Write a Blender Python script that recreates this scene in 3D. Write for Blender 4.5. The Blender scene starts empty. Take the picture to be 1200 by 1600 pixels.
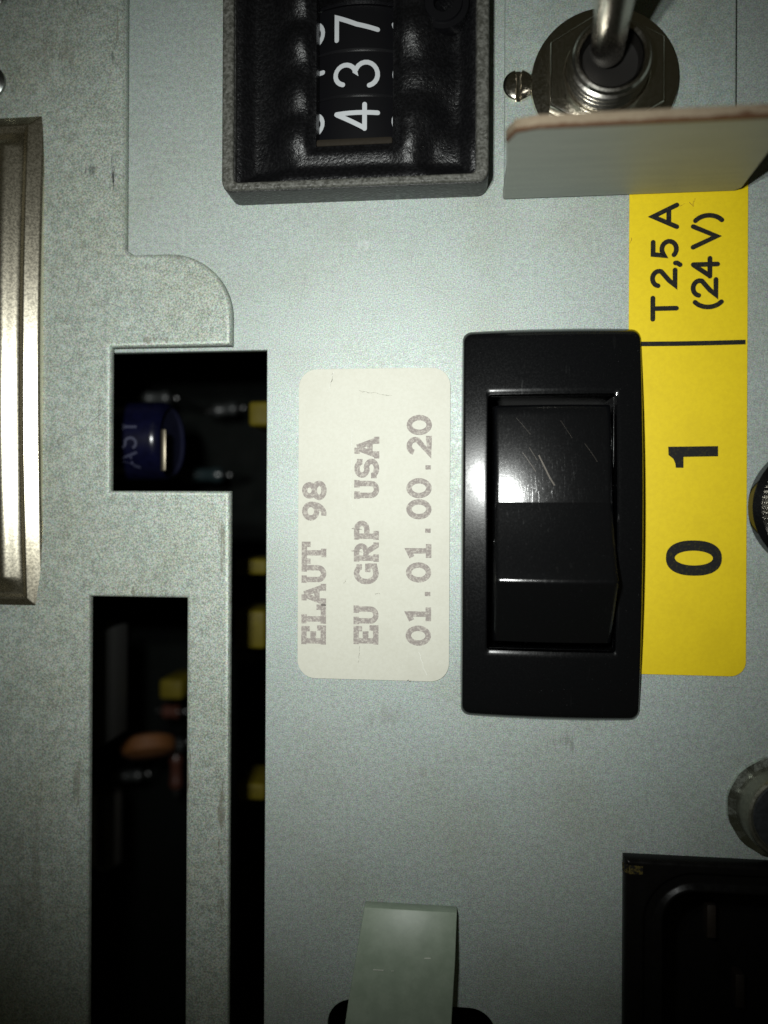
import bpy, bmesh, math, random
from mathutils import Vector, Matrix
random.seed(7)
PI = math.pi
S = bpy.context.scene
COL = S.collection
MM = 0.001

# ---------------------------------------------------------------- camera
F, K = 1200.0, 8.0e-5            # focal length in photo pixels, metres per photo pixel on the panel
YAW, ROLL = math.radians(6.0), math.radians(0.28)
DIST = F * K
ROT = Matrix.Rotation(YAW, 3, 'Y') @ Matrix.Rotation(ROLL, 3, 'Z')
CR, CU, CB = ROT @ Vector((1, 0, 0)), ROT @ Vector((0, 1, 0)), ROT @ Vector((0, 0, 1))
CPOS = CB * DIST
cd = bpy.data.cameras.new('camera'); cam = bpy.data.objects.new('camera', cd); COL.objects.link(cam)
cam.location = CPOS; cam.rotation_euler = ROT.to_euler()
cd.sensor_fit = 'VERTICAL'; cd.sensor_height = 36; cd.sensor_width = 27; cd.lens = 27.0
cd.clip_start = 0.001; cd.clip_end = 20
cd.dof.use_dof = True; cd.dof.focus_distance = DIST - 0.0013; cd.dof.aperture_fstop = 8.8
S.camera = cam

# ---------------------------------------------------------------- light: dark room and a phone flash beside the lens
w = bpy.data.worlds.new('World'); S.world = w; w.use_nodes = True
w.node_tree.nodes['Background'].inputs['Color'].default_value = (1.0, 0.95, 0.58, 1)
w.node_tree.nodes['Background'].inputs['Strength'].default_value = 0.013
FLASH = Vector((-4.5, 14.0, 97.0)) * MM
for i, off in enumerate(((-1.6, 2.6), (1.6, -2.6))):
    ld = bpy.data.lights.new('flash', 'SPOT'); lo = bpy.data.objects.new('flash', ld); COL.objects.link(lo)
    lo.location = FLASH + Vector((off[0], off[1], 0)) * MM
    ld.energy = 0.245; ld.color = (0.97, 1.0, 0.965)
    ld.shadow_soft_size = 0.0014; ld.spot_size = math.radians(91); ld.spot_blend = 1.0
S.view_settings.view_transform = 'Standard'; S.view_settings.look = 'None'
S.cycles.caustics_reflective = False
S.view_settings.exposure = 0; S.view_settings.gamma = 1; S.view_settings.use_curve_mapping = False

# ---------------------------------------------------------------- measuring helper: photo pixel to a point at height z
def W(px, py, z=0.0):
    d = -CB * F + CR * (px - 600) + CU * (800 - py)
    t = (z - CPOS.z) / d.z
    return CPOS + d * t

# ---------------------------------------------------------------- object helpers
def tag(o, label=None, cat=None, group=None, kind=None):
    if label: o['label'] = label
    if cat: o['category'] = cat
    if group: o['group'] = group
    if kind: o['kind'] = kind
    return o
def thing(name, label, cat, loc, group=None):
    o = bpy.data.objects.new(name, None); COL.objects.link(o)
    o.location = loc; o.empty_display_size = 0.004
    return tag(o, label, cat, group)
def wloc(o):
    v = Vector((0, 0, 0))
    while o is not None:
        v += o.location; o = o.parent
    return v
def link(name, me, mat, parent=None, loc=None, smooth=False):
    """mesh data given in world coordinates; parts are moved into their thing's space"""
    o = bpy.data.objects.new(name, me); COL.objects.link(o)
    if parent is not None:
        o.parent = parent; base = wloc(parent)
    else:
        base = Vector(loc) if loc is not None else Vector((0, 0, 0)); o.location = base
    me.transform(Matrix.Translation(-base))
    me.materials.clear(); me.materials.append(mat)
    if smooth:
        for p in me.polygons: p.use_smooth = True
    return o
def bm_mesh(bm, name='mesh'):
    bmesh.ops.recalc_face_normals(bm, faces=bm.faces)
    me = bpy.data.meshes.new(name); bm.to_mesh(me); bm.free(); return me
def smooth_angle(me, deg=35):
    for p in me.polygons: p.use_smooth = True
    me.set_sharp_from_angle(angle=math.radians(deg))
    return me

def slab(loops, z0, z1, bev=0.0, seg=2):
    """flat plate from outline loops (first outer, rest holes) with rolled edges"""
    cu = bpy.data.curves.new('outline', 'CURVE'); cu.dimensions = '2D'; cu.fill_mode = 'BOTH'
    for lp in loops:
        sp = cu.splines.new('POLY'); sp.points.add(len(lp) - 1); sp.use_cyclic_u = True
        for p, q in zip(sp.points, lp): p.co = (q[0], q[1], 0, 1)
    h = (z1 - z0) / 2
    cu.extrude = max(h - bev, 1e-7); cu.bevel_depth = bev; cu.bevel_resolution = seg; cu.offset = -bev
    o = bpy.data.objects.new('outline', cu); COL.objects.link(o)
    dg = bpy.context.evaluated_depsgraph_get(); dg.update()
    me = bpy.data.meshes.new_from_object(o.evaluated_get(dg))
    bpy.data.objects.remove(o); bpy.data.curves.remove(cu)
    me.transform(Matrix.Translation((0, 0, (z0 + z1) / 2)))
    bm = bmesh.new(); bm.from_mesh(me); bmesh.ops.remove_doubles(bm, verts=bm.verts, dist=1e-7)
    bm.to_mesh(me); bm.free()
    smooth_angle(me, 40)
    for p in me.polygons:
        if abs(p.normal.z) > .9995: p.use_smooth = False
    return me
def rrect(x0, y0, x1, y1, r, n=8):
    pts = []
    rs = r if isinstance(r, (list, tuple)) else (r,) * 4      # bl, br, tr, tl
    for (cx, cy, a, rr) in ((x0, y0, PI, rs[0]), (x1, y0, 1.5 * PI, rs[1]), (x1, y1, 0, rs[2]), (x0, y1, .5 * PI, rs[3])):
        sx = 1 if cx == x0 else -1; sy = 1 if cy == y0 else -1
        if rr <= 0: pts.append((cx, cy)); continue
        for i in range(n + 1):
            t = a + .5 * PI * i / n
            pts.append((cx + sx * rr + rr * math.cos(t), cy + sy * rr + rr * math.sin(t)))
    return pts
def circle(c, r, n=48, ph=0.0):
    return [(c[0] + r * math.cos(ph + 2 * PI * i / n), c[1] + r * math.sin(ph + 2 * PI * i / n)) for i in range(n)]
def lathe(profile, c, n=64, axis='Z', sharp=35):
    """profile of (radius, height) turned about an axis through c"""
    bm = bmesh.new(); rings = []
    for r, h in profile:
        if r < 1e-7: rings.append([bm.verts.new((0, 0, h))])
        else: rings.append([bm.verts.new((r * math.cos(2 * PI * i / n), r * math.sin(2 * PI * i / n), h)) for i in range(n)])
    for a, b in zip(rings, rings[1:]):
        for i in range(n):
            j = (i + 1) % n
            if len(a) == 1 and len(b) == 1: continue
            if len(a) == 1: bm.faces.new((a[0], b[j], b[i]))
            elif len(b) == 1: bm.faces.new((a[i], a[j], b[0]))
            else: bm.faces.new((a[i], a[j], b[j], b[i]))
    me = bm_mesh(bm)
    if axis == 'X': me.transform(Matrix.Rotation(PI / 2, 4, 'Y'))
    if axis == 'Y': me.transform(Matrix.Rotation(-PI / 2, 4, 'X'))
    me.transform(Matrix.Translation(c))
    return smooth_angle(me, sharp)
def box(x0, y0, z0, x1, y1, z1, bev=0.0, seg=2):
    bm = bmesh.new(); bmesh.ops.create_cube(bm, size=1)
    for v in bm.verts:
        v.co = Vector(((x0 + x1) / 2 + v.co.x * (x1 - x0), (y0 + y1) / 2 + v.co.y * (y1 - y0), (z0 + z1) / 2 + v.co.z * (z1 - z0)))
    if bev: bmesh.ops.bevel(bm, geom=list(bm.edges), offset=bev, segments=seg, profile=.5, affect='EDGES')
    return smooth_angle(bm_mesh(bm), 30)
def loft(sections, cap=True):
    bm = bmesh.new(); rs = [[bm.verts.new(p) for p in s] for s in sections]; n = len(rs[0])
    for a, b in zip(rs, rs[1:]):
        for i in range(n): bm.faces.new((a[i], a[(i + 1) % n], b[(i + 1) % n], b[i]))
    if cap: bm.faces.new(rs[0][::-1]); bm.faces.new(rs[-1])
    return bm_mesh(bm)
def bevel_mesh(me, off, seg=2):
    bm = bmesh.new(); bm.from_mesh(me)
    bmesh.ops.bevel(bm, geom=[e for e in bm.edges if len(e.link_faces) == 2 and e.calc_face_angle(0) > .5], offset=off, segments=seg, profile=.5, affect='EDGES')
    bm.to_mesh(me); bm.free(); return smooth_angle(me, 30)
def field(xs, ys, fn, keep=lambda x, y: True, skirt=None):
    """height field sheet with its edges turned down to a floor"""
    bm = bmesh.new(); V = {}
    for i, x in enumerate(xs):
        for j, y in enumerate(ys): V[i, j] = bm.verts.new((x, y, fn(x, y)))
    for i in range(len(xs) - 1):
        for j in range(len(ys) - 1):
            if keep((xs[i] + xs[i + 1]) / 2, (ys[j] + ys[j + 1]) / 2):
                bm.faces.new((V[i, j], V[i + 1, j], V[i + 1, j + 1], V[i, j + 1]))
    for v in list(bm.verts):
        if not v.link_faces: bm.verts.remove(v)
    if skirt is not None:
        be = [e for e in bm.edges if len(e.link_faces) == 1]
        r = bmesh.ops.extrude_edge_only(bm, edges=be)
        for v in [g for g in r['geom'] if isinstance(g, bmesh.types.BMVert)]: v.co.z = skirt
    return smooth_angle(bm_mesh(bm), 50)
def lin(a, b, n): return [a + (b - a) * i / (n - 1) for i in range(n)]
def sstep(a, b, x):
    t = min(1, max(0, (x - a) / (b - a))); return t * t * (3 - 2 * t)

# ---------------------------------------------------------------- lettering: pen strokes turned into thin printed ribbons
def arc(cx, cy, rx, ry, a0, a1, n=14):
    return [(cx + rx * math.cos(math.radians(a0 + (a1 - a0) * i / n)), cy + ry * math.sin(math.radians(a0 + (a1 - a0) * i / n))) for i in range(n + 1)]
def ribbon(bm, pts, wd, place, rounded, dz):
    closed = len(pts) > 3 and (Vector(pts[0]) - Vector(pts[-1])).length < 1e-6
    P = [Vector(p) for p in pts]
    if closed: P = P[:-1]
    n = len(P); L = []; R = []
    for i in range(n):
        a = P[(i - 1) % n] if (closed or i > 0) else None
        b = P[(i + 1) % n] if (closed or i < n - 1) else None
        d0 = (P[i] - a).normalized() if a is not None else None
        d1 = (b - P[i]).normalized() if b is not None else None
        if d0 is None: d0 = d1
        if d1 is None: d1 = d0
        n0 = Vector((-d0.y, d0.x)); n1 = Vector((-d1.y, d1.x)); m = (n0 + n1)
        m = m.normalized() if m.length > 1e-6 else n0
        k = 1 / max(.45, m.dot(n0))
        L.append(P[i] + m * wd / 2 * k); R.append(P[i] - m * wd / 2 * k)
    def mk(q): return bm.verts.new(place(q.x, q.y, dz))
    lv = [mk(q) for q in L]; rv = [mk(q) for q in R]
    for i in range(n if closed else n - 1):
        j = (i + 1) % n
        bm.faces.new((lv[i], lv[j], rv[j], rv[i]))
    if rounded and not closed:
        for (c, q, lo, ro) in ((P[0], P[1], lv[0], rv[0]), (P[-1], P[-2], lv[-1], rv[-1])):
            d = (c - q).normalized(); nn = Vector((-d.y, d.x)); fan = []
            for t in range(1, 6):
                a = PI * t / 6
                fan.append(mk(c + nn * wd / 2 * math.cos(a) + d * wd / 2 * math.sin(a)))
            if c is P[0]: bm.faces.new([ro] + fan + [lo])
            else: bm.faces.new([lo] + fan + [ro])
SLAB = {                                            # typewriter capitals with slab serifs, cap height 1
 'E': (.72, [[(.0, 1), (.66, 1), (.66, .70)], [(.15, 1), (.15, 0)], [(.0, 0), (.70, 0), (.70, .32)], [(.15, .52), (.44, .52)], [(.44, .37), (.44, .67)]]),
 'L': (.72, [[(.0, 1), (.40, 1)], [(.2, 1), (.2, 0)], [(0, 0), (.70, 0), (.70, .36)]]),
 'A': (.80, [[(.08, 0), (.38, 1)], [(.42, 1), (.72, 0)], [(.14, 1), (.40, 1)], [(.18, .34), (.62, .34)], [(-.06, 0), (.24, 0)], [(.56, 0), (.86, 0)]]),
 'U': (.76, [[(.13, 1), (.13, .3)] + arc(.38, .28, .25, .28, 180, 360) + [(.63, 1)], [(-.02, 1), (.30, 1)], [(.46, 1), (.78, 1)]]),
 'T': (.72, [[(.0, .68), (.0, 1), (.72, 1), (.72, .68)], [(.36, 1), (.36, 0)], [(.18, 0), (.54, 0)]]),
 'G': (.76, [arc(.37, .5, .35, .5, 40, 270) + [(.68, .08), (.68, .42)], [(.42, .42), (.78, .42)], [(.64, .72), (.64, 1)]]),
 'R': (.80, [[(0, 1), (.42, 1)] + arc(.42, .76, .24, .24, 90, -90) + [(.15, .52)], [(.15, 1), (.15, 0)], [(0, 0), (.32, 0)], [(.40, .52), (.68, 0), (.82, 0)]]),
 'P': (.72, [[(0, 1), (.44, 1)] + arc(.44, .74, .25, .26, 90, -90) + [(.15, .48)], [(.15, 1), (.15, 0)], [(0, 0), (.38, 0)]]),
 'S': (.70, [arc(.35, .74, .28, .26, 20, 262) + arc(.35, .26, .30, .26, 82, -160), [(.64, .72), (.64, 1)], [(.05, .0), (.05, .28)]]),
 '0': (.62, [arc(.31, .5, .31, .5, 90, 450, 28)]),
 '1': (.62, [[(.06, .84), (.33, 1), (.33, 0)], [(.04, 0), (.62, 0)]]),
 '2': (.62, [arc(.31, .70, .27, .30, 165, -25) + [(.02, .0), (.62, .0), (.62, .16)]]),
 '8': (.60, [arc(.3, .75, .24, .25, -90, 270, 22), arc(.3, .25, .30, .25, 90, 450, 22)]),
 '9': (.60, [arc(.3, .68, .29, .31, 0, 360, 22), arc(.18, .62, .41, .62, 8, -100, 12)]),
 '.': (.2, [[(.22, .02), (.40, .02)]]),
}
SANS = {                                            # plain sans capitals and figures
 'T': (.80, [[(0, .94), (.78, .94)], [(.39, .94), (.39, .0)]]),
 '2': (.66, [arc(.32, .70, .27, .26, 172, -20) + [(.24, .30), (.06, .06), (.62, .06)]]),
 ',': (.14, [[(.10, .05), (.10, -.02), (.03, -.14)]]),
 '5': (.66, [[(.58, .94), (.13, .94), (.08, .50)] + arc(.31, .30, .29, .29, 118, -138)]),
 'A': (.84, [[(.02, 0), (.42, .95), (.82, 0)], [(.17, .32), (.67, .32)]]),
 '(': (.3, [arc(.52, .36, .48, .66, 128, 232)]),
 ')': (.3, [arc(-.22, .36, .48, .66, 52, -52)]),
 '4': (.68, [[(.48, 0), (.48, .96)], [(.46, .94), (.06, .31)], [(.04, .30), (.70, .30)]]),
 'V': (.80, [[(.02, .97), (.40, .04), (.78, .97)]]),
 '3': (.70, [arc(.30, .74, .27, .24, 165, -78) + arc(.30, .26, .32, .26, 78, -165)]),
 '7': (.66, [[(.02, .72), (.02, .95), (.64, .95), (.22, 0)] if False else [(.02, .95), (.64, .95), (.40, .48), (.26, 0)]]),
 '6': (.66, [arc(.32, .30, .28, .30, 0, 360, 22), arc(.50, .30, .46, .68, 180, 96, 10)]),
 '8': (.66, [arc(.32, .74, .24, .23, -90, 270, 22), arc(.32, .25, .30, .25, 90, 450, 22)]),
 'S': (.66, [arc(.32, .72, .26, .24, 20, 262) + arc(.32, .25, .28, .25, 82, -160)]),
 'Y': (.72, [[(0, 1), (.36, .5), (.72, 1)], [(.36, .5), (.36, 0)]]),
}
def lettering(items, font, wd, place, rounded=False):
    """items: (char, u, cap height); place maps (u, v, dz) to the world"""
    bm = bmesh.new(); k = 0
    for ch, u0, v0, h, sx in items:
        for st in font[ch][1]:
            k += 1
            ribbon(bm, [(u0 + p[0] * h * sx, v0 + p[1] * h) for p in st], wd, place, rounded, (k % 5) * 4e-6)
    me = bpy.data.meshes.new('print'); bm.normal_update()
    for f in bm.faces:
        if f.normal.z < 0: f.normal_flip()
    bm.to_mesh(me); bm.free(); return me

# ---------------------------------------------------------------- materials
class N:
    def __init__(s, name):
        s.m = bpy.data.materials.new(name); s.m.use_nodes = True
        s.t = s.m.node_tree; s.b = s.t.nodes['Principled BSDF']; s.tc = s.t.nodes.new('ShaderNodeTexCoord').outputs['Object']
    def lk(s, a, b): s.t.links.new(a, b)
    def mapping(s, scale=(1, 1, 1), rot=(0, 0, 0), loc=(0, 0, 0)):
        n = s.t.nodes.new('ShaderNodeMapping'); s.lk(s.tc, n.inputs[0])
        n.inputs['Location'].default_value = loc; n.inputs['Rotation'].default_value = rot; n.inputs['Scale'].default_value = scale
        return n.outputs[0]
    def noise(s, scale, detail=2, rough=.5, vec=None, col=False, dist=0):
        n = s.t.nodes.new('ShaderNodeTexNoise'); s.lk(vec or s.tc, n.inputs['Vector'])
        n.inputs['Scale'].default_value = scale; n.inputs['Detail'].default_value = detail
        n.inputs['Roughness'].default_value = rough; n.inputs['Distortion'].default_value = dist
        return n.outputs['Color' if col else 0]
    def ramp(s, v, lo, hi, a=0.0, b=1.0, smooth=True):
        n = s.t.nodes.new('ShaderNodeMapRange'); n.interpolation_type = 'SMOOTHSTEP' if smooth else 'LINEAR'
        s.lk(v, n.inputs[0])
        for i, q in zip((1, 2, 3, 4), (lo, hi, a, b)): n.inputs[i].default_value = q
        return n.outputs[0]
    def math(s, op, a, b=0.0):
        n = s.t.nodes.new('ShaderNodeMath'); n.operation = op
        for i, q in enumerate((a, b)):
            if isinstance(q, (int, float)): n.inputs[i].default_value = q
            else: s.lk(q, n.inputs[i])
        return n.outputs[0]
    def mix(s, f, a, b, mode='MIX'):
        n = s.t.nodes.new('ShaderNodeMix'); n.data_type = 'RGBA'; n.blend_type = mode
        for i, q in ((0, f), (6, a), (7, b)):
            if isinstance(q, (int, float)): n.inputs[i].default_value = q
            elif isinstance(q, tuple): n.inputs[i].default_value = (*q, 1) if len(q) == 3 else q
            else: s.lk(q, n.inputs[i])
        return n.outputs[2]
    def bump(s, h, strength, dist):
        n = s.t.nodes.new('ShaderNodeBump'); s.lk(h, n.inputs['Height'])
        n.inputs['Strength'].default_value = strength; n.inputs['Distance'].default_value = dist
        s.lk(n.outputs[0], s.b.inputs['Normal'])
    def spot(s, cx, cy, rx, ry, rot=0):
        """soft elliptical patch at a place on the object, 1 in the middle"""
        a = s.t.nodes.new('ShaderNodeMapping'); a.vector_type = 'TEXTURE'; s.lk(s.tc, a.inputs[0])
        a.inputs['Location'].default_value = (cx, cy, 0); a.inputs['Rotation'].default_value = (0, 0, rot); a.inputs['Scale'].default_value = (rx, ry, 1)
        l = s.t.nodes.new('ShaderNodeVectorMath'); l.operation = 'MULTIPLY'; s.lk(a.outputs[0], l.inputs[0]); l.inputs[1].default_value = (1, 1, 0)
        q = s.t.nodes.new('ShaderNodeVectorMath'); q.operation = 'LENGTH'; s.lk(l.outputs[0], q.inputs[0])
        return s.ramp(q.outputs['Value'], 0.0, 1.0, 1.0, 0.0)
    def set(s, base=None, rough=None, metal=None, spec=None, **kw):
        for k, v in (('Base Color', base), ('Roughness', rough), ('Metallic', metal), ('Specular IOR Level', spec), *kw.items()):
            if v is None: continue
            i = s.b.inputs[k]
            if isinstance(v, (int, float)): i.default_value = v
            elif isinstance(v, tuple): i.default_value = (*v, 1) if len(v) == 3 and i.type == 'RGBA' else v
            else: s.lk(v, i)
        return s.m

def zinc(name, lo, hi, grain, coarse, metal=.24, rough=.52, scuffs=(), bumpd=.00004, chroma=.32):
    n = N(name)
    g = n.noise(grain, 2, .7); g2 = n.noise(coarse, 3, .6); big = n.noise(38, 3, .6)
    v = n.math('ADD', n.math('MULTIPLY', g, .8), n.math('MULTIPLY', g2, .2))
    c = n.mix(n.ramp(v, .30, .70), lo, hi)
    gc = n.noise(grain * .9, 1, .6, n.mapping(loc=(.3, .1, .2)), col=True)
    c = n.mix(chroma, c, gc, 'OVERLAY')
    c = n.mix(n.ramp(big, .35, .7, 0, .35), c, n.mix(1.0, c, (.90, .96, 1.0), 'MULTIPLY'))
    tone = n.noise(95, 2, .5, n.mapping(loc=(.7, .2, .4)))
    c = n.mix(n.ramp(tone, .42, .75, 0, .4), c, n.mix(1.0, c, (.80, .78, .70), 'MULTIPLY'))
    for (cx, cy, rx, ry, rot, col, st, freq, sr) in scuffs:
        m = n.spot(cx, cy, rx, ry, rot)
        f = n.noise(freq, 3, .65, n.mapping(scale=(1, .13, 1), rot=(0, 0, sr)))
        k = n.ramp(n.math('ADD', n.math('MULTIPLY', m, .32), f), .76, .88, 0, st)
        c = n.mix(n.math('MULTIPLY', k, n.ramp(m, 0, .25)), c, col)
    tw_ = n.noise(420, 3, .65, n.mapping(loc=(.2, .9, .1)))
    c = n.mix(n.ramp(tw_, .48, .75, 0, .3), c, n.mix(1.0, c, (.78, .78, .74), 'MULTIPLY'))
    n.bump(v, .55, bumpd)
    return n.set(base=c, rough=n.ramp(g2, .3, .7, rough - .06, rough + .08), metal=metal)

def PX(px, py): q = W(px, py); return q.x, q.y
def scuff(px, py, rx, ry, rot=0, col=(.03, .03, .035), st=.9, freq=3200, sr=.4):
    x, y = PX(px, py); return (x, y, rx * K, ry * K, rot, col, st, freq, sr)
M_panel = zinc('zinc_panel', (.265, .305, .285), (.54, .60, .562), 6200, 1700, scuffs=(
    scuff(880, 1160, 55, 30, 0, (.12, .12, .10), .35, 1500), scuff(620, 320, 30, 10, 0, (.10, .10, .10), .3), scuff(600, 1120, 120, 40, .2, (.2, .2, .17), .25, 900),
    scuff(560, 380, 70, 30, .1, (.66, .68, .68), .3, 1300, 1.0), scuff(655, 1205, 60, 40, 0, (.25, .24, .2), .3, 1200)))
M_cover = zinc('zinc_cover', (.21, .237, .207), (.55, .605, .535), 4900, 900, rough=.54, bumpd=.00007, scuffs=(
    scuff(185, 285, 11, 55, 0, st=.9, freq=2600, sr=.12), scuff(182, 100, 9, 40, 0, st=.6, freq=2600, sr=.4), scuff(150, 275, 40, 22, 0, (.05, .05, .05), .5, 2600),
    scuff(240, 423, 22, 8, 0, (.10, .09, .12), .75, 2200),
    *[scuff(x_, y_, a_, b_, 0, (.13, .11, .075), k_, f_, .3) for x_, y_, a_, b_, k_, f_ in ((352, 470, 16, 70, .5, 1500), (300, 408, 60, 16, .45, 1500), (300, 1180, 16, 260, .6, 1700), (352, 1250, 14, 420, .55, 1700), (215, 924, 90, 20, .5, 1500),
      (352, 850, 14, 90, .5, 1700), (130, 1200, 14, 300, .4, 1700), (190, 60, 12, 90, .5, 1800), (162, 650, 14, 110, .4, 1700), (60, 1350, 90, 260, .25, 900), (90, 90, 90, 80, .3, 900), (260, 535, 100, 12, .5, 1500))], scuff(325, 440, 10, 30, .3, (.15, .15, .15), .3, 2200), scuff(130, 15, 40, 30, 0, (.06, .06, .06), .45, 2600)))
M_flange = zinc('zinc_flange', (.255, .298, .275), (.51, .578, .535), 6000, 1500)

def plain(name, base, rough, metal=0.0, grain=None, gs=.25, bump=None, spec=.5, **kw):
    n = N(name); c = base
    if grain:
        f = n.noise(grain, 3, .6)
        c = n.mix(n.ramp(f, .3, .7, 0, gs), base, tuple(x * .55 for x in base))
        r = n.ramp(n.noise(grain * .4, 2), .3, .7, max(.02, rough - .06), rough + .08)
    else: r = rough
    if bump: n.bump(n.noise(bump[0], 3, .6), bump[1], bump[2])
    return n.set(base=c, rough=r, metal=metal, spec=spec, **kw)
def black_gloss(name, rough=.16, scratch=True, haze_w=.10, spec=.22, coat_r=.07, fine=False):
    n = N(name)
    dust = n.ramp(n.noise(5200, 2, .8), .70, .80)
    cl = n.ramp(n.noise(160, 2, .5), .40, .70)
    d = n.math('MULTIPLY', dust, cl)
    c = n.mix(n.math('MULTIPLY', d, .45), (.003, .0032, .0038), (.20, .20, .21))
    s1 = n.ramp(n.noise(1400, 2, .6, n.mapping(scale=(1, .045, 1), rot=(0, 0, .55))), .66, .74)
    s2 = n.ramp(n.noise(1700, 2, .6, n.mapping(scale=(1, .05, 1), rot=(0, 0, -.25))), .70, .78)
    haze = n.ramp(n.noise(4200, 3, .7), .35, .75)
    if fine: s2 = n.ramp(n.noise(5200, 2, .7, n.mapping(scale=(1, .09, 1), rot=(0, 0, .45))), .5, .8)
    r = n.math('ADD', n.math('ADD', rough, n.math('MULTIPLY', haze, haze_w)), n.math('MULTIPLY', n.math('ADD', s1, s2), .12))
    if scratch: n.bump(n.math('ADD', n.math('MULTIPLY', haze, .5), n.math('ADD', s1, s2)), .5 if fine else .25, .000012)
    return n.set(base=c, rough=r, spec=spec, **{'Coat Weight': 1.0, 'Coat Roughness': coat_r})
def black_leather(name, base, rough, freq, strength, dist, grey=.0, cells=1.0):
    n = N(name)
    v = n.t.nodes.new('ShaderNodeTexVoronoi'); n.lk(n.tc, v.inputs['Vector']); v.inputs['Scale'].default_value = freq
    f = n.noise(freq * .8, 3, .6)
    h = n.math('ADD', n.math('MULTIPLY', v.outputs['Distance'], cells), f)
    n.bump(h, strength, dist)
    c = n.mix(n.ramp(f, .35, .7, 0, 1), base, tuple(x * 1.7 + grey for x in base))
    return n.set(base=c, rough=n.ramp(f, .3, .7, rough - .08, rough + .1), spec=.38)
def chrome(name, base, rough, freq=1600, stretch=(1, .06, 1), rot=0, b=.000008):
    n = N(name)
    s = n.noise(freq, 3, .6, n.mapping(scale=stretch, rot=(0, 0, rot)))
    g = n.noise(3000, 2, .7)
    c = n.mix(n.ramp(g, .35, .75, 0, .25), base, tuple(x * .7 for x in base))
    n.bump(n.math('ADD', s, g), .4, b)
    return n.set(base=c, rough=n.ramp(g, .3, .7, max(.03, rough - .03), rough + .05), metal=1.0)
M_gloss = black_gloss('black_gloss_plastic', .22)
M_rocker = black_gloss('black_rocker_plastic', .13, haze_w=.12, spec=.40, coat_r=.21, fine=True)
M_housing = black_leather('black_grained_housing', (.018, .018, .017), .45, 2300, .6, .00009, .02)
M_rim = black_leather('worn_grained_rim', (.05, .05, .042), .5, 2600, .8, .00010, .035)
M_dial = black_leather('black_grained_dial', (.0035, .0035, .004), .36, 3600, 1.0, .00009, cells=.2)
M_wheel = plain('black_wheel', (.004, .004, .005), .32)
M_digit = plain('white_digit', (.50, .52, .54), .5)
M_steel = chrome('bright_nickel', (.78, .74, .65), .17)
M_thread = chrome('thread_nickel', (.72, .69, .63), .2, b=.000004)
M_dark = plain('dark_hole', (.008, .007, .006), .5)
M_lever = chrome('lever_metal', (.64, .60, .54), .24)
def trim_mat():
    n = N('trim_chrome')
    st_ = n.noise(2200, 3, .6, n.mapping(scale=(.25, 1, 1), rot=(0, 0, .5))); g = n.noise(3600, 2, .7); big = n.noise(160, 3, .6, n.mapping(scale=(1, .3, 1)))
    c = n.mix(n.ramp(g, .35, .75, 0, .22), (.90, .84, .68), (.60, .52, .37))
    c = n.mix(n.ramp(big, .5, .7, 0, .5), c, (.48, .42, .30))
    n.bump(n.math('ADD', n.math('MULTIPLY', st_, .6), n.math('MULTIPLY', g, .25)), .35, .00001)
    return n.set(base=c, rough=n.ramp(g, .3, .7, .24, .32), metal=1.0)
M_gold = trim_mat()
M_screw = chrome('screw_zinc', (.48, .50, .47), .26)
M_stud = chrome('stud_dark_zinc', (.26, .28, .27), .34, b=.00002)
M_tab = None

def label_mat(name, base, stain, freq=2600, rough=.55):
    n = N(name)
    f = n.noise(freq, 3, .7); big = n.noise(140, 3, .6)
    c = n.mix(n.ramp(f, .3, .72, 0, .3), base, stain)
    c = n.mix(n.ramp(big, .45, .75, 0, .25), c, stain)
    sp = n.ramp(n.noise(1900, 3, .8, n.mapping(scale=(1, .4, 1), rot=(0, 0, .3))), .78, .86, 0, .6)
    c = n.mix(sp, c, tuple(x * .35 for x in stain))
    n.bump(f, .3, .00002)
    return n.set(base=c, rough=rough)
M_paper = label_mat('cream_paper', (.625, .62, .535), (.50, .485, .40))
M_yellow = label_mat('yellow_vinyl', (.83, .62, .004), (.64, .46, .003), 2000, rough=.5)
def ink(name, a, b, lo, hi, freq=3600):
    n = N(name); f = n.noise(freq, 3, .7)
    return n.set(base=n.mix(n.ramp(f, lo, hi), a, b), rough=.7, spec=.2)
M_faded = ink('faded_ink', (.31, .275, .255), (.56, .53, .47), .42, .72)
M_ink = ink('black_ink', (.012, .012, .012), (.05, .045, .01), .5, .75)

# ================================================================ SETTING: the panel
Z_COVER = 1.5 * MM
def XY(pts, z=0.0): return [tuple(W(x, y, z)[:2]) for x, y in pts]
edge_x = W(415, 1000, 0).x; edge_y = W(300, 549, 0).y
c_sock0 = W(985, 1352, 0)
hole = rrect(W(512, 1569).x, W(640, 1760).y, W(775, 1569).x, W(640, 1569).y, 3.2 * MM)
outer = [(edge_x, -.105), (.100, -.105), (.100, .105), (-.100, .105), (-.100, edge_y), (edge_x, edge_y)]
hole2 = rrect(W(755, 800).x, W(862, 1028).y, W(972, 800).x, W(862, 606).y, .0006, 4)
qs = W(984, 1356); hole3 = rrect(qs.x + .0012, qs.y - .0372, qs.x + .0330, qs.y - .0012, .001, 4)
me = slab([outer, hole, hole2, hole3], -1.3 * MM, 0, .00012, 2)
panel = link('panel', me, M_panel); tag(panel, kind='structure')

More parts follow.
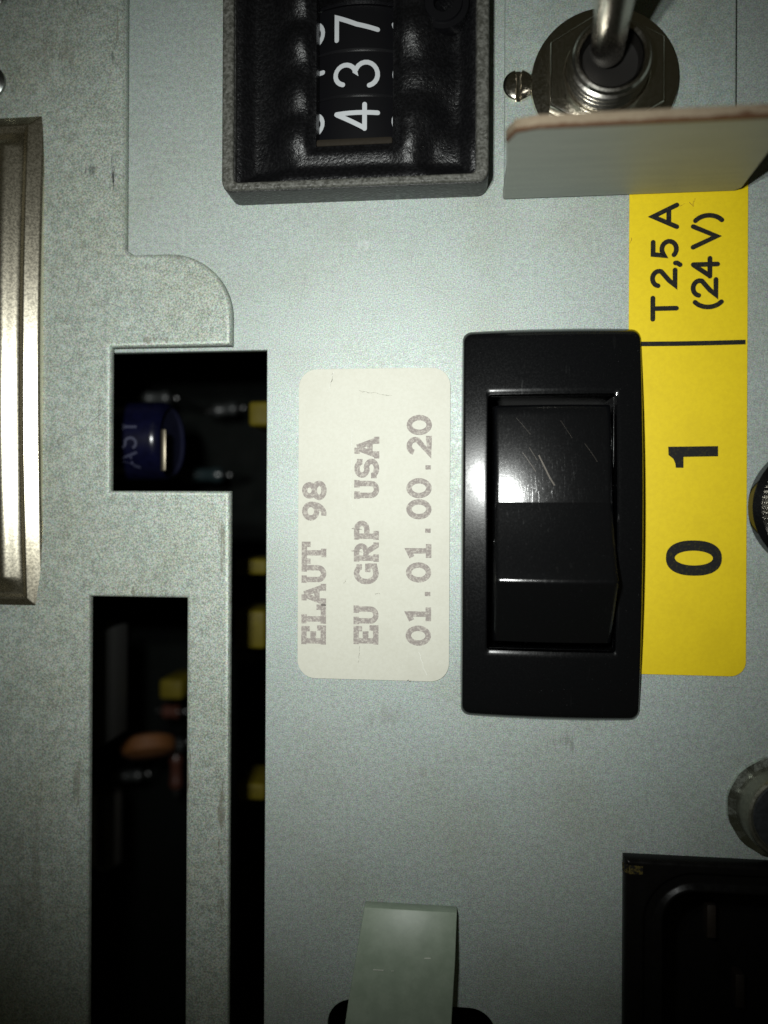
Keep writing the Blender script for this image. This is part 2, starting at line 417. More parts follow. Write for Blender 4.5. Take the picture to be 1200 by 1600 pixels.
# ================================================================ cover plate lying over the panel on the left
def cx(px, py=800): return W(px, py, Z_COVER).x
def cy(py, px=250): return W(px, py, Z_COVER).y
xa = cx(195, 200); xb = cx(360, 700); xs_ = cx(172, 650)
y1 = cy(396); y2 = cy(541); y3 = cy(767); yt = cy(934)
cr = (y1 - y2) * .62
pts = [(xa, .105), (-.100, .105), (-.100, -.105), (xb, -.105), (xb, y3), (xs_, y3), (xs_, y2), (xb, y2)]
n0 = 14
rx = xb - cx(262, 400)
for i in range(n0 + 1):
    t = PI / 2 * i / n0
    pts.append((xb - rx + rx * math.cos(t), y1 - rx * .98 + rx * .98 * math.sin(t)))
pts += [(xa + .0012, y1), (xa, y1 + .0008)]
slot = [(cx(139, 1000), -.100), (cx(290, 1200), -.100), (cx(290, 1200), yt), (cx(139, 1000), yt)]
me = slab([pts, slot], .00003, Z_COVER, .00055, 5)
cover = link('cover_plate', me, M_cover, loc=(0, 0, 0))
tag(cover, 'grainy grey zinc cover plate with cut-out tongue and slots, overlapping the panel on the left', 'cover plate')
# hairline scratches on the cover and the panel
def scratches(name, lines, z, wd, mat, parent):
    for k, ln in enumerate(lines):
        P = []
        for a, b in zip(ln, ln[1:]):
            for i in range(5):
                t = i / 5; P.append((a[0] + (b[0] - a[0]) * t + random.uniform(-1.2, 1.2), a[1] + (b[1] - a[1]) * t + random.uniform(-1.2, 1.2)))
        P.append(ln[-1])
        Q = [W(x, y, z) for x, y in P]
        bm = bmesh.new()
        ribbon(bm, [(q.x, q.y) for q in Q], wd * random.uniform(.6, 1.2), lambda u, v, d: (u, v, z + 1.2e-5 + d), False, k * 1e-6)
        me = bpy.data.meshes.new(name); bm.normal_update()
        for f in bm.faces:
            if f.normal.z < 0: f.normal_flip()
        bm.to_mesh(me); bm.free()
        link(name, me, mat, parent)
M_scr = ink('scratch_dark', (.10, .10, .10), (.32, .34, .34), .35, .6, 2500)
M_scr2 = ink('scratch_faint', (.26, .275, .265), (.42, .45, .43), .35, .6, 2500)
scratches('scratch', [[(228, 325), (262, 362), (285, 380)], [(302, 45), (340, 95)], [(700, 1180), (742, 1216)], [(455, 1230), (470, 1290), (474, 1330)], [(820, 1250), (880, 1236)], [(640, 440), (700, 462)],
    [(480, 420), (470, 470)], [(1040, 1190), (1090, 1172)], [(560, 1350), (610, 1338)], [(870, 1400), (880, 1470)]], 0, .00007, M_scr2, panel)
scratches('scratch', [[(195, 440), (212, 465), (225, 490)], [(160, 470), (195, 482), (216, 486)], [(236, 500), (255, 532)], [(240, 440), (238, 470)],
    [(150, 235), (170, 268)], [(300, 478), (310, 478), (330, 495)], [(60, 715), (130, 670), (165, 640)], [(125, 5), (138, 18)], [(165, 110), (178, 124), (183, 130)],
    [(175, 240), (172, 300)], [(185, 215), (178, 290)], [(181, 95), (183, 108)], [(215, 440), (222, 475)]], Z_COVER, .00009, M_scr, cover)

# ================================================================ main panel's thumbwheel switch
ZH = 4.6 * MM
hx0, hx1 = W(346, 200, ZH).x, W(764, 200, ZH).x
hy0 = W(560, 290, ZH).y
hy1 = hy0 + .052
hc = Vector(((hx0 + hx1) / 2, (hy0 + hy1) / 2, 0))
tw = thing('thumbwheel_switch', 'black thumbwheel switch with white digits 4 3 7 in its window', 'switch', hc)
lip = .0016
o_ = rrect(hx0, hy0, hx1, hy1, .0012, 5)
lipb = .0011
i_ = rrect(hx0 + lip, hy0 + lipb, hx1 - lip, hy1 - lip, .0006, 4)
link('housing', slab([o_, i_], .00002, ZH - .0005, .0001, 2), M_housing, tw)
link('rim', slab([rrect(hx0 + .00004, hy0 + .00004, hx1 - .00004, hy1 - .00004, .0012, 5), rrect(hx0 + lip - .0001, hy0 + lipb - .0001, hx1 - lip + .0001, hy1 - lip + .0001, .0006, 4)], ZH - .0005, ZH, .0003, 3), M_rim, tw)
# dial face: a moulded sheet with finger bumps and the window cut through it
wx0, wx1 = W(494, 120, .003).x, W(614, 120, .003).x
wy0 = W(555, 226, .003).y; wy1 = W(555, -14, .003).y
bumps = [(W(656, 40, .004), .0031, .0015), (W(656, 186, .004), .0029, .0014), (W(672, 112, .004), .0031, .0010), (W(460, 62, .004), .0020, .0009),
         (W(455, 140, .004), .0020, .0007), (W(452, 212, .004), .0022, .0009), (W(655, -30, .004), .0026, .0012), (W(460, -10, .004), .0022, .0009),
         (W(640, 232, .004), .0020, .0007), (W(715, 226, .004), .0026, .0007)]
ix0, ix1, iy0, iy1 = hx0 + lip, hx1 - lip, hy0 + lipb, hy1 - lip
def dial_z(x, y):
    d = min(x - ix0, ix1 - x, y - iy0, iy1 - y)
    z = .0018 + .0015 * (1 - sstep(0, .0022, d))             # the inner slope from the rim
    dw = max(wx0 - x, x - wx1, wy0 - y, y - wy1)
    z += .0017 * (1 - sstep(.0010, .0075, dw))               # a broad swelling round the window
    z -= .0006 * (1 - sstep(.0, .0012, dw))
    for p, r, h in bumps:
        q = math.hypot(x - p.x, y - p.y) / r
        if q < 1.6: z += h * (1 - sstep(.2, 1.5, q))
    return z
def spread(vals, cuts):
    out = sorted(set(vals + cuts)); return out
xs = spread(lin(ix0, ix1, 120), [wx0, wx1]); ys = spread(lin(iy0, iy1, 170), [wy0, wy1])
link('dial_face', field(xs, ys, dial_z, lambda x, y: not (wx0 < x < wx1 and wy0 < y < wy1), skirt=.0002), M_dial, tw)
# ledge at the reading end of the window
link('window_ledge', box(wx0, wy0 - .00002, .0016, wx1, wy0 + .0009, .0030, .0003), plain('brown_ledge', (.022, .018, .013), .7, grain=2500, spec=.1), tw)
RW = .0118
def wheel(pyc, digit, nxt, prv, half):
    zc = .0016 - RW; c = W(556, pyc, .0016)
    prof = [(RW * .55, -half), (RW - .0002, -half), (RW, -half + .0002), (RW, half - .0002), (RW - .0002, half), (RW * .55, half)]
    o = link('digit_wheel', lathe(prof, (c.x, c.y, zc), 120, 'Y', 30), M_wheel, tw)
    for d, ang in ((digit, 0), (nxt, -34.2), (prv, 35.6)):
        h = .0054
        wdt = SANS[d][0] * h * .84
        def place(u, v, dz, ang=ang, wdt=wdt, h=h):
            a = math.radians(ang) + (v - h / 2) * -1 / RW      # text-up points to the left
            r = RW + .00002 + dz
            return (c.x + r * math.sin(a), c.y + u - wdt / 2, zc + r * math.cos(a))
        bm = bmesh.new()
        for k, st in enumerate(SANS[d][1]):
            fine = []
            for a, b in zip(st, st[1:]):
                m = 6 if len(st) < 6 else 1
                fine += [(a[0] + (b[0] - a[0]) * i / m, a[1] + (b[1] - a[1]) * i / m) for i in range(m)]
            fine.append(st[-1])
            if ang == 0 or True: ribbon(bm, [(p[0] * h * .84, p[1] * h) for p in fine], .00058, place, True, k * 4e-6)
        bm.normal_update()
        for f in bm.faces:
            if f.normal.z < 0: f.normal_flip()
        me = bpy.data.meshes.new('digit'); bm.to_mesh(me); bm.free()
        link('digit', me, M_digit, o)
    return o
wheel(184, '4', '5', '3', .0028); wheel(113, '3', '4', '2', .0028); wheel(42, '7', '8', '6', .0028)
c = W(556, 42, .0016)
link('wheel_spacer', lathe([(RW * .5, .0031), (RW - .0004, .0031), (RW - .0004, .0066), (RW * .5, .0066)], (c.x, c.y, .0016 - RW), 100, 'Y', 30), M_wheel, tw)
c = W(693, 6, .0036)
link('locating_ring', lathe([(.0012, 0), (.0012, .0010), (.0022, .0010), (.0023, .0007), (.0030, .0007), (.0031, .0001), (.0031, -.001)], (c.x, c.y, .0030), 40), M_wheel, tw)

# ================================================================ rocker switch
ZB = 3.2 * MM
bx0, bx1 = W(720, 800, .0016).x, W(1006, 800, .0016).x
by0, by1 = W(862, 1131, .0016).y, W(862, 508, .0016).y
bc = Vector(((bx0 + bx1) / 2, (by0 + by1) / 2, 0))
rk = thing('rocker_switch', 'glossy black rocker switch in a rectangular bezel between the cream and yellow labels', 'switch', bc)
qx0, qx1 = W(762, 800, ZB).x, W(966, 800, ZB).x
qy0, qy1 = W(862, 1021, ZB).y, W(862, 613, ZB).y
def bez_z(x, y):
    d = min(x - bx0, bx1 - x, y - by0, by1 - y)
    z = ZB - .0016 * (1 - min(1, d / .0011)) ** 2.2
    z -= ((y - bc.y) / .024) ** 2 * .0007                     # gently crowned lengthwise
    u = (x - bc.x) / .0112; z -= u * u * .00045
    dq = max(qx0 - x, x - qx1, qy0 - y, y - qy1)
    z -= .0004 * (1 - sstep(-.0001, .0007, dq))
    return z
def dense(lp, m):
    out = []
    for p, q in zip(lp, lp[1:] + lp[:1]):
        k = m if math.hypot(p[0] - q[0], p[1] - q[1]) > .002 else 1
        out += [(p[0] + (q[0] - p[0]) * i / k, p[1] + (q[1] - p[1]) * i / k) for i in range(k)]
    return out
def bezel_mesh():
    A = dense(rrect(bx0, by0, bx1, by1, .0011, 8), 40); B = dense(rrect(qx0, qy0, qx1, qy1, .0004, 8), 40)
    bm = bmesh.new(); loops = []
    loops.append([bm.verts.new((x, y, .00002)) for x, y in A])
    for t in [0, .01, .025, .045, .07, .10, .14, .18, .25, .35, .45, .55, .65, .75, .85, .91, .95, .975, 1.0]:
        loops.append([])
        for (x, y), (u, v) in zip(A, B):
            X, Y = x + (u - x) * t, y + (v - y) * t
            d = t * .0032
            z = ZB - .0014 * (1 - min(1, d / .00042)) ** 2.4 - ((Y - bc.y) / .024) ** 2 * .0020 - ((X - bc.x) / .0112) ** 2 * .00075
            z -= .00016 * sstep(.94, 1.0, t)
            loops[-1].append(bm.verts.new((X, Y, z)))
    loops.append([bm.verts.new((x, y, ZB - .004)) for x, y in B])
    for a_, b_ in zip(loops, loops[1:]):
        for i in range(len(A)): bm.faces.new((a_[i], a_[(i + 1) % len(A)], b_[(i + 1) % len(A)], b_[i]))
    return smooth_angle(bm_mesh(bm), 40)
link('bezel', bezel_mesh(), M_gloss, rk)
link('collar', slab([rrect(qx0 - .0005, qy0 - .0005, qx1 + .0005, qy1 + .0005, .0003, 3), rrect(qx0 + .00002, qy0 + .00002, qx1 - .00002, qy1 - .00002, .0003, 3)], -.010, ZB - .0030), M_gloss, rk)
# the well round the paddle
link('well', box(qx0 - .0006, qy0 - .0006, -.014, qx1 + .0006, qy1 + .0006, -.010), plain('black_well', (.004, .004, .004), .8), rk)
rx0, rx1 = W(771, 700, .0030).x, W(961, 700, .0030).x
ry = lambda py, z: W(862, py, z).y
zt0, zt1 = .0016, .0031
ya, yb = ry(640, zt0), ry(784, zt1)
prof = [(ry(631, .0014), -.003), (ry(631, .0014), zt0 - .0009), (ry(632, .0014), zt0 - .0005), (ry(635, .0015), zt0 - .0002)]
for i in range(0, 17):                                        # upper face, falling away towards its top end
    t = i / 16; prof.append((ya + (yb - ya) * t, zt1 - .00058 * (1 - t) - (zt1 - zt0 - .00058) * (1 - t) ** 2))
yc, yd = ry(785, .0031), ry(905, .0068)
for i in range(0, 9):
    t = i / 8; prof.append((yc + (yd - yc) * t, .0031 + .0037 * t - .0003 * math.sin(PI * t)))
yf = ry(1004, .0022); ye = ry(913, .0066)
s0 = math.atan2(.0037 + .0003 * PI, (yc - yd)); s1 = -math.atan2(.0044, (ye - yf))
zz, yy = .0068, yd
for i in range(1, 11):                                        # the rounded ridge
    a_ = s0 + (s1 - s0) * (i - .5) / 10; st_ = (yd - ye) / 9.3
    yy -= st_ * math.cos(a_); zz += st_ * math.sin(a_); prof.append((yy, zz))
for i in range(1, 9):
    t = i / 8; prof.append((yy + (yf - yy) * t, zz + (.0022 - zz) * t))
prof += [(yf, -.003)]
def rocker_mesh():
    bm = bmesh.new()
    ins = [(0, .0010), (.00006, .00055), (.0002, .0002), (.00042, .00005), (.0006, 0), (.00075, 0)]
    cols = [(rx0 + a, b) for a, b in ins] + [(rx0 + (rx1 - rx0) * t, 0) for t in lin(.12, .88, 15)] + [(rx1 - a, b) for a, b in ins[::-1]]
    G = [[bm.verts.new((x, y, z - dz - .00065 * ((x - (rx0 + rx1) / 2) / .0076) ** 2 if z > 0 else z)) for (y, z) in prof] for x, dz in cols]
    for a, b in zip(G, G[1:]):
        for i in range(len(prof) - 1): bm.faces.new((a[i], a[i + 1], b[i + 1], b[i]))
    bm.faces.new(G[0]); bm.faces.new(G[-1][::-1])
    return smooth_angle(bm_mesh(bm), 16)
paddle = link('paddle', rocker_mesh(), M_rocker, rk)
def paddle_z(x, y):
    for (a, za), (b, zb) in zip(prof[2:], prof[3:]):
        if b <= y <= a: return za + (zb - za) * (a - y) / max(1e-9, a - b) - .00065 * ((x - (rx0 + rx1) / 2) / .0076) ** 2
    return 0
M_fine = plain('pale_scratch', (.10, .088, .075), .35, .5)
rs = random.Random(3)
for k in range(6):
    if k == 0: L_ = [(842, 711), (850, 728), (858, 745), (868, 762)]; wd = .00016
    else:
        X_, Y_ = rs.uniform(800, 915), rs.uniform(650, 740); g_ = rs.uniform(14, 40); a_ = rs.uniform(.75, 1.15); wd = rs.uniform(.00002, .00005)
        L_ = [(X_ + g_ * t * math.cos(a_), Y_ + g_ * t * math.sin(a_) + 2 * t * t) for t in (0, .35, .7, 1)]
    Q = [W(x, y, .0027) for x, y in L_]
    fine_ = []
    for A_, B_ in zip(Q, Q[1:]): fine_ += [(A_.x + (B_.x - A_.x) * i / 5, A_.y + (B_.y - A_.y) * i / 5) for i in range(5)]
    bm = bmesh.new(); ribbon(bm, fine_, wd, lambda u, v, d: (u, v, paddle_z(u, v) + .00002), False, 0)
    bm.normal_update()
    for f in bm.faces:
        if f.normal.z < 0: f.normal_flip()
    me = bpy.data.meshes.new('scratch'); bm.to_mesh(me); bm.free(); link('scratch', me, M_fine, paddle)

# ================================================================ labels
def place_up(bx, by, z):
    """reading direction up the panel, letter tops to the left"""
    return lambda u, v, dz: (bx - v, by + u, z + dz)
ZL = .00017
p0 = W(465, 1062, 0); p1 = W(704, 577, 0)
lx0, lx1, ly0, ly1 = p0.x, p1.x, W(584, 1062).y, W(584, 576).y
cream = thing('label_sticker', 'cream paper label with three lines of faded grey typewriter print', 'label', ((lx0 + lx1) / 2, (ly0 + ly1) / 2, 0))
link('paper', slab([rrect(lx0, ly0, lx1, ly1, .0023, 8)], .00001, ZL, .00003, 1), M_paper, cream)
pitch = 32.7 * K
for line, bpx in (('ELAUT 98', 507), ('EU GRP USA', 589), ('01.01.00.20', 671)):
    items = []
    q = W(bpx, 1009, ZL)
    for i, ch in enumerate(line):
        if ch == ' ': continue
        wch = SLAB[ch][0]; h = 33.5 * K
        items.append((ch, i * pitch + (pitch - wch * h * 1.2) / 2 if ch != '.' else i * pitch + .1 * h, 0.0 + (.06 * h if ch != '.' else .08 * h), h * .92, 1.2))
    link('printed_text', lettering(items, SLAB, 8.5 * K, place_up(q.x, q.y, ZL + 1.5e-5)), M_faded, cream)
scratches('crease', [[(520, 583), (516, 604)], [(562, 611), (585, 614), (612, 618)], [(585, 928), (594, 928)], [(538, 912), (541, 905)], [(637, 1063), (643, 1064)], [(560, 1035), (562, 1010)]], ZL, .00007,
          ink('paper_scuff', (.16, .15, .13), (.55, .54, .46), .4, .6), cream)
scratches('fold', [[(655, 1020), (662, 1045), (667, 1055)], [(551, 670), (549, 780), (552, 800)], [(522, 578), (512, 612)]], ZL, .00007, ink('paper_fold', (.74, .74, .68), (.66, .66, .58), .4, .6), cream)

gx0, gx1 = W(982, 520).x, W(1166, 800).x
gy0, gy1 = W(1084, 1055).y, W(1075, 236).y
gxs = W(1001, 900).x
yel = thing('label_sticker', 'yellow vinyl label with bold black 1 and 0, right of the rocker switch', 'label', ((gx0 + gx1) / 2, (gy0 + gy1) / 2, 0))
link('vinyl', slab([rrect(gx0, gy0, gx1, gy1, (.0004, .0018, .0006, .0006), 8)], .00001, ZL, .00003, 1), M_yellow, yel)
def at(px, py, z=ZL): return W(px, py, z)
zt = ZL + 1.5e-5
def line_of(base_px, cap_px, chars, wd):
    h = (base_px - cap_px - 7) * K / .96; q = W(base_px, 600, ZL); items = []
    for ch, y_lo in chars:
        items.append((ch, W(base_px, y_lo, ZL).y - q.y + .0003, 3.5 * K, h, 1.12))
    return lettering(items, SANS, wd, place_up(q.x, q.y, zt), True)
link('printed_text', line_of(1060, 1018, (('T', 502), ('2', 452), (',', 419), ('5', 406), ('A', 359)), 7.2 * K), M_ink, yel)
link('printed_text', line_of(1124, 1082, (('(', 485), ('2', 467), ('4', 437), ('V', 390), (')', 351)), 7.2 * K), M_ink, yel)
# bold 0 and 1
bm = bmesh.new(); q = W(1084, 872, ZL)
n = 40
ov = [bm.verts.new((q.x + 40.5 * K * math.copysign(abs(math.cos(t)) ** .85, math.cos(t)), q.y + 26.5 * K * math.copysign(abs(math.sin(t)) ** .85, math.sin(t)), zt)) for t in [2 * PI * i / n for i in range(n)]]
iv = [bm.verts.new((q.x + 27.5 * K * math.cos(t), q.y + 11 * K * math.sin(t), zt)) for t in [2 * PI * i / n for i in range(n)]]
for i in range(n): bm.faces.new((ov[i], ov[(i + 1) % n], iv[(i + 1) % n], iv[i]))
link('printed_figure', bm_mesh(bm), M_ink, yel)
bm = bmesh.new()
one = [(1122, 713), (1122, 697), (1044, 698), (1044.5, 711), (1052, 717), (1055, 724), (1056, 731), (1068, 731), (1068, 714)]
bm.faces.new([bm.verts.new((*tuple(W(x, y, ZL)[:2]), zt)) for x, y in one])
link('printed_figure', bm_mesh(bm), M_ink, yel)
bm = bmesh.new()
ribbon(bm, [tuple(W(x, y, ZL)[:2]) for x, y in ((1001.5, 537.5), (1060, 537), (1110, 536), (1165, 534.5))], 7 * K, lambda u, v, d: (u, v, zt + d), False, 0)
link('printed_line', bm_mesh(bm), M_ink, yel)
for o in yel.children:
    if o.name.startswith('printed'):
        for p in o.data.polygons:
            if p.normal.z < 0: p.flip()
scratches('scuff', [[(1077, 315), (1083, 322), (1086, 310)], [(1070, 318), (1062, 322)], [(987, 372), (984, 380)]], ZL, .00007, ink('vinyl_scuff', (.30, .14, .02), (.66, .48, .01), .4, .65), yel)

# ================================================================ bent bracket behind the toggle
ZF = 1.0 * MM
fx0, fx1 = W(788, 200, ZF).x, W(1150, 200, ZF).x
fy0 = W(960, 308, 0).y + .0012
bk = thing('bent_bracket', 'grey sheet-metal bracket with an upright tab and rusty brown top edge below the toggle switch', 'bracket', ((fx0 + fx1) / 2, fy0 + .02, 0))
def tab_mat():
    n = N('tab_steel')
    v = n.noise(900, 3, .6, n.mapping(scale=(.10, 1, 1))); g = n.noise(3800, 2, .7)
    vz = n.noise(420, 2, .6, n.mapping(scale=(.03, 1, 1)))
    c = n.mix(n.ramp(v, .25, .75), (.29, .31, .275), (.335, .35, .31))
    c = n.mix(n.ramp(g, .3, .7, 0, .4), c, (.25, .265, .25))
    c = n.mix(n.ramp(vz, .6, .7, 0, .25), c, (.2, .21, .2))
    return n.set(base=c, rough=.6, metal=.2)
M_tab = tab_mat()
def rust():
    n = N('worn_copper_edge')
    f = n.noise(700, 4, .7, n.mapping(scale=(.35, 1, 1))); g = n.noise(2600, 2, .7)
    sep = n.t.nodes.new('ShaderNodeSeparateXYZ'); n.lk(n.tc, sep.inputs[0])
    across = n.ramp(sep.outputs[1], -.02105, -.02055, -.22, .16)
    k = n.ramp(n.math('ADD', f, across), .42, .56)
    c = n.mix(k, (.115, .055, .028), (.33, .265, .185))
    c = n.mix(n.ramp(g, .4, .75, 0, .4), c, (.16, .10, .06))
    n.bump(g, .5, .00005)
    return n.set(base=c, rough=.45, metal=.35)
M_rust = rust()
TB = .0012
link('flange', slab([rrect(fx0, fy0 + .0001, fx1, fy0 + .046, .0006, 4)], .00002, ZF, .00018, 2), M_flange, bk)
HT = .0178
# the tab stands on the flange's near edge; outline in the upright plane (x, height)
def xt(px, py, h): return W(px, py, h).x
tl = xt(790, 205, HT * .86)
front = [(fx0 - .0001, .0003), (xt(1148, 309, .0003), .0003), (xt(1160, 302, .0012), .0012), (xt(1234, 205, .0160), .0160), (xt(1246, 190, HT), HT), (xt(838, 185, HT), HT),
         (xt(806, 190, HT), HT - .0006), (tl, HT - .0026), (fx0 - .0001, .008)]
secs = [[(x, fy0 + .0001 + d - .0000, z) for x, z in front] for d in (-TB, 0)]
me = loft(secs); bevel_mesh(me, .00012, 1)
link('tab', me, M_tab, bk)
# worn bare metal along the tab's top edge
edge = [(xt(838, 185, HT), HT), (xt(1246, 190, HT), HT)]
top = [(xt(1246, 190, HT) - .0001, HT + .00004), (xt(838, 185, HT), HT + .00004), (xt(806, 190, HT) - .00002, HT - .00056), (tl - .00003, HT - .00258),
       (tl - .00003 + .0002, HT - .0031), (xt(806, 190, HT) + .0002, HT - .00095), (xt(838, 185, HT) + .0001, HT - .00036), (xt(1246, 190, HT) - .0001, HT - .00036)]
secs = [[(x, fy0 + d, z) for x, z in top] for d in (-TB + .00004, .00018)]
me = loft(secs); bevel_mesh(me, .00008, 1)
link('worn_edge', me, M_rust, bk)

# ================================================================ toggle switch on the bracket
tc = W(945, 122, .0020); tc = Vector((tc.x, tc.y, 0))
tg = thing('toggle_switch', 'nickel toggle switch with threaded bushing, hex nut and round bat lever', 'switch', tc)
z0 = ZF + .00002
link('washer', lathe([(.0060, 0), (.0086, 0), (.0087, .0002), (.0086, .0007), (.0082, .0008), (.0060, .0008)], (tc.x, tc.y, z0), 72), M_steel, tg)
hexr = .0065 / math.cos(PI / 6)
def hexnut(c, r, z0, z1):
    h = [(c.x + r * math.cos(PI / 3 * i + PI / 6), c.y + r * math.sin(PI / 3 * i + PI / 6)) for i in range(6)]
    me = slab([h, circle(c, .0047, 48)], z0, z1, .0003, 3); return me
link('hex_nut', hexnut(tc, hexr, z0 + .00082, z0 + .0026), M_steel, tg)
pr = [(.0046, 0)]
z = .0014
while z < .0050:
    pr += [(.0047, z), (.0043, z + .00034), (.0047, z + .00068)]; z += .00076
pr += [(.0044, z + .0001), (.0042, z + .0005), (.0039, z + .0006), (.0036, z + .0003), (.0035, .0034), (0, .0030)]
link('bushing', lathe(pr, (tc.x, tc.y, z0), 96, 'Z', 25), M_thread, tg)
link('bushing_bore', lathe([(.00345, .0036), (.00345, .0054), (.0032, .0040), (0, .0036)], (tc.x, tc.y, z0), 48), M_dark, tg)
lv = [(0, .0037), (.0014, .0039), (.0019, .0048), (.0019, .0060), (.0019, .0100), (.0022, .0170), (.0027, .0230), (.0027, .0255), (.0024, .0272), (.0012, .0280), (0, .0282)]
me = lathe(lv, (0, 0, 0), 40, 'Z', 40)
me.transform(Matrix.Translation((tc.x, tc.y + .0006, z0)) @ Matrix.Rotation(math.radians(-5), 4, 'Y') @ Matrix.Rotation(math.radians(-4), 4, 'X'))
link('lever', me, M_lever, tg)

# small slotted screw beside it
def slot_screw(c, r, h, dome, slot_w, slot_d, ang, mat, name='slotted_screw'):
    bm = bmesh.new(); n = 48; rings = []
    # dome as a height field on polar grid with the slot pressed in
    m = 26; co, si = math.cos(ang), math.sin(ang)
    for i in range(m + 1):
        rr = r * i / m; ring = []
        for j in range(n if i else 1):
            a = 2 * PI * j / n; x, y = rr * math.cos(a), rr * math.sin(a)
            z = h + dome * math.sqrt(max(0, 1 - (rr / r) ** 2 * .96))
            v = -x * si + y * co
            if abs(v) < slot_w / 2: z = h + dome * .3 - slot_d
            ring.append(bm.verts.new((c[0] + x, c[1] + y, c[2] + z)))
        rings.append(ring)
    for a, b in zip(rings, rings[1:]):
        for j in range(n):
            k = (j + 1) % n
            if len(a) == 1: bm.faces.new((a[0], b[j], b[k]))
            else: bm.faces.new((a[j], b[j], b[k], a[k]))
    low = [bm.verts.new((v.co.x, v.co.y, c[2])) for v in rings[-1]]
    for j in range(n): bm.faces.new((rings[-1][j], low[j], low[(j + 1) % n], rings[-1][(j + 1) % n]))
    return smooth_angle(bm_mesh(bm), 30)
q = W(810, 134, .0014)
o = link('slotted_screw', slot_screw((q.x, q.y, ZF + .00002), .00185, .0005, .00055, .0006, .0005, PI / 2, M_steel), M_steel, loc=(q.x, q.y, ZF))
tag(o, 'small slotted screw head left of the toggle switch nut', 'screw')

# ================================================================ chromed trim plate at the left edge
ZT = Z_COVER + .00002
tx1 = W(62, 560, ZT + .0009).x; ty1 = W(40, 174, ZT + .0006).y; ty0 = W(40, 958, ZT + .0006).y; tx0 = tx1 - .034
trim = thing('trim_plate', 'shiny brass-tinted chrome trim plate with a stepped rounded rim at the left', 'trim plate', ((tx0 + tx1) / 2, (ty0 + ty1) / 2, ZT))
def trim_z(x, y):
    d = min(x - tx0, tx1 - x, y - ty0, ty1 - y)
    # rounded-corner distance for the inner ridge
    r = .0030
    ax, ay = max(tx0 + r + .0017 - x, x - (tx1 - r - .0017), 0), max(ty0 + r + .0017 - y, y - (ty1 - r - .0017), 0)
    di = min(x - tx0, tx1 - x, y - ty0, ty1 - y) - .0017
    if ax > 0 and ay > 0: di = r - math.hypot(ax, ay)
    z = ZT + .0009 * sstep(-.0004, .0003, d) + .50 * min(max(d - .0002, 0), .0016) * .95
    z -= .00045 * sstep(.0018, .0026, d)
    z -= ((y - (ty0 + ty1) / 2 - .002) / .031) ** 2 * .0011
    e = di - .0010
    z += .0010 * sstep(-.0002, .0021, e) if e > -.0002 else 0
    z -= .0010 * sstep(.0023, .0034, e)
    return z
xs = spread(lin(tx0, tx0 + .004, 8) + lin(tx0 + .004, tx1 - .009, 30) + lin(tx1 - .009, tx1, 110), [])
ys = spread(lin(ty0, ty0 + .008, 80) + lin(ty0 + .008, ty1 - .008, 90) + lin(ty1 - .008, ty1, 80), [])
link('pressed_plate', field(xs, ys, trim_z, skirt=ZT), M_gold, trim, smooth=False)

# ================================================================ screws at the top-left border
q = W(-14, 130, Z_COVER)
o = link('round_rivet', lathe([(.0021, 0), (.0021, .0004), (.0016, .0008), (.0014, .0003), (0, .0003)], (q.x, q.y, Z_COVER + .00002), 40), M_stud, loc=(q.x, q.y, Z_COVER))
tag(o, 'dark round rivet at the left border just above the chrome trim plate', 'rivet')
q = W(-14, -4, Z_COVER)
o = link('pan_screw', slot_screw((q.x, q.y, Z_COVER + .00002), .0023, .0004, .0009, .0006, .0007, .8, M_screw), M_screw, loc=(q.x, q.y, Z_COVER))
tag(o, 'bright screw head in the top left corner', 'screw')

# ================================================================ round knurled jack at the right border
q = W(1278, 793, .001)
jk = thing('knurled_nut', 'bright knurled metal nut in a round black collar, right of the yellow label', 'nut', (q.x, q.y, 0))
link('collar', lathe([(.0046, .0), (.0074, .0), (.0076, .0003), (.0074, .0012), (.0066, .0018), (.0046, .0018)], (q.x, q.y, .00002), 64), M_gloss, jk)
bm = bmesh.new(); n = 120
ring = [[], [], [], []]
for i in range(n):
    a = 2 * PI * i / n; rr = .0062 + (.00018 if i % 2 else -.00012)
    for k, (r_, z_) in enumerate(((rr, .0015), (rr, .0042), (rr - .0008, .0048), (.0030, .0048))):
        ring[k].append(bm.verts.new((q.x + r_ * math.cos(a), q.y + r_ * math.sin(a), z_)))
for a_, b_ in zip(ring, ring[1:]):
    for i in range(n): bm.faces.new((a_[i], a_[(i + 1) % n], b_[(i + 1) % n], b_[i]))
link('knurled_ring', bm_mesh(bm), M_steel, jk)
link('core', lathe([(.0029, .001), (.0029, .0046), (.0014, .0046), (.0012, .002), (0, .002)], (q.x, q.y, 0), 40), M_gloss, jk)

# ================================================================ captive stud with toothed washer, lower right
q = W(1218, 1262, .0004)
st = thing('stud_bolt', 'dull zinc stud with a cylindrical head on a toothed lock washer at the right border', 'bolt', (q.x, q.y, 0))
bm = bmesh.new(); n = 36; R1, R2, R0 = .0060, .0059, .0046
vo = []; vi = []
for i in range(n):
    a = 2 * PI * i / n; tooth = (i % 3 != 0)
    r_ = R1 if tooth else R2; zz = .0006 if i % 3 == 1 else .00048
    vo.append((bm.verts.new((q.x + r_ * math.cos(a), q.y + r_ * math.sin(a), .00003)), bm.verts.new((q.x + r_ * math.cos(a), q.y + r_ * math.sin(a), zz))))
    vi.append(bm.verts.new((q.x + R0 * math.cos(a), q.y + R0 * math.sin(a), .0008)))
for i in range(n):
    j = (i + 1) % n
    bm.faces.new((vo[i][0], vo[j][0], vo[j][1], vo[i][1])); bm.faces.new((vo[i][1], vo[j][1], vi[j], vi[i]))
link('lock_washer', bm_mesh(bm), chrome('washer_zinc', (.50, .54, .49), .26, 900, (1, 1, 1), 0, .00003), st)
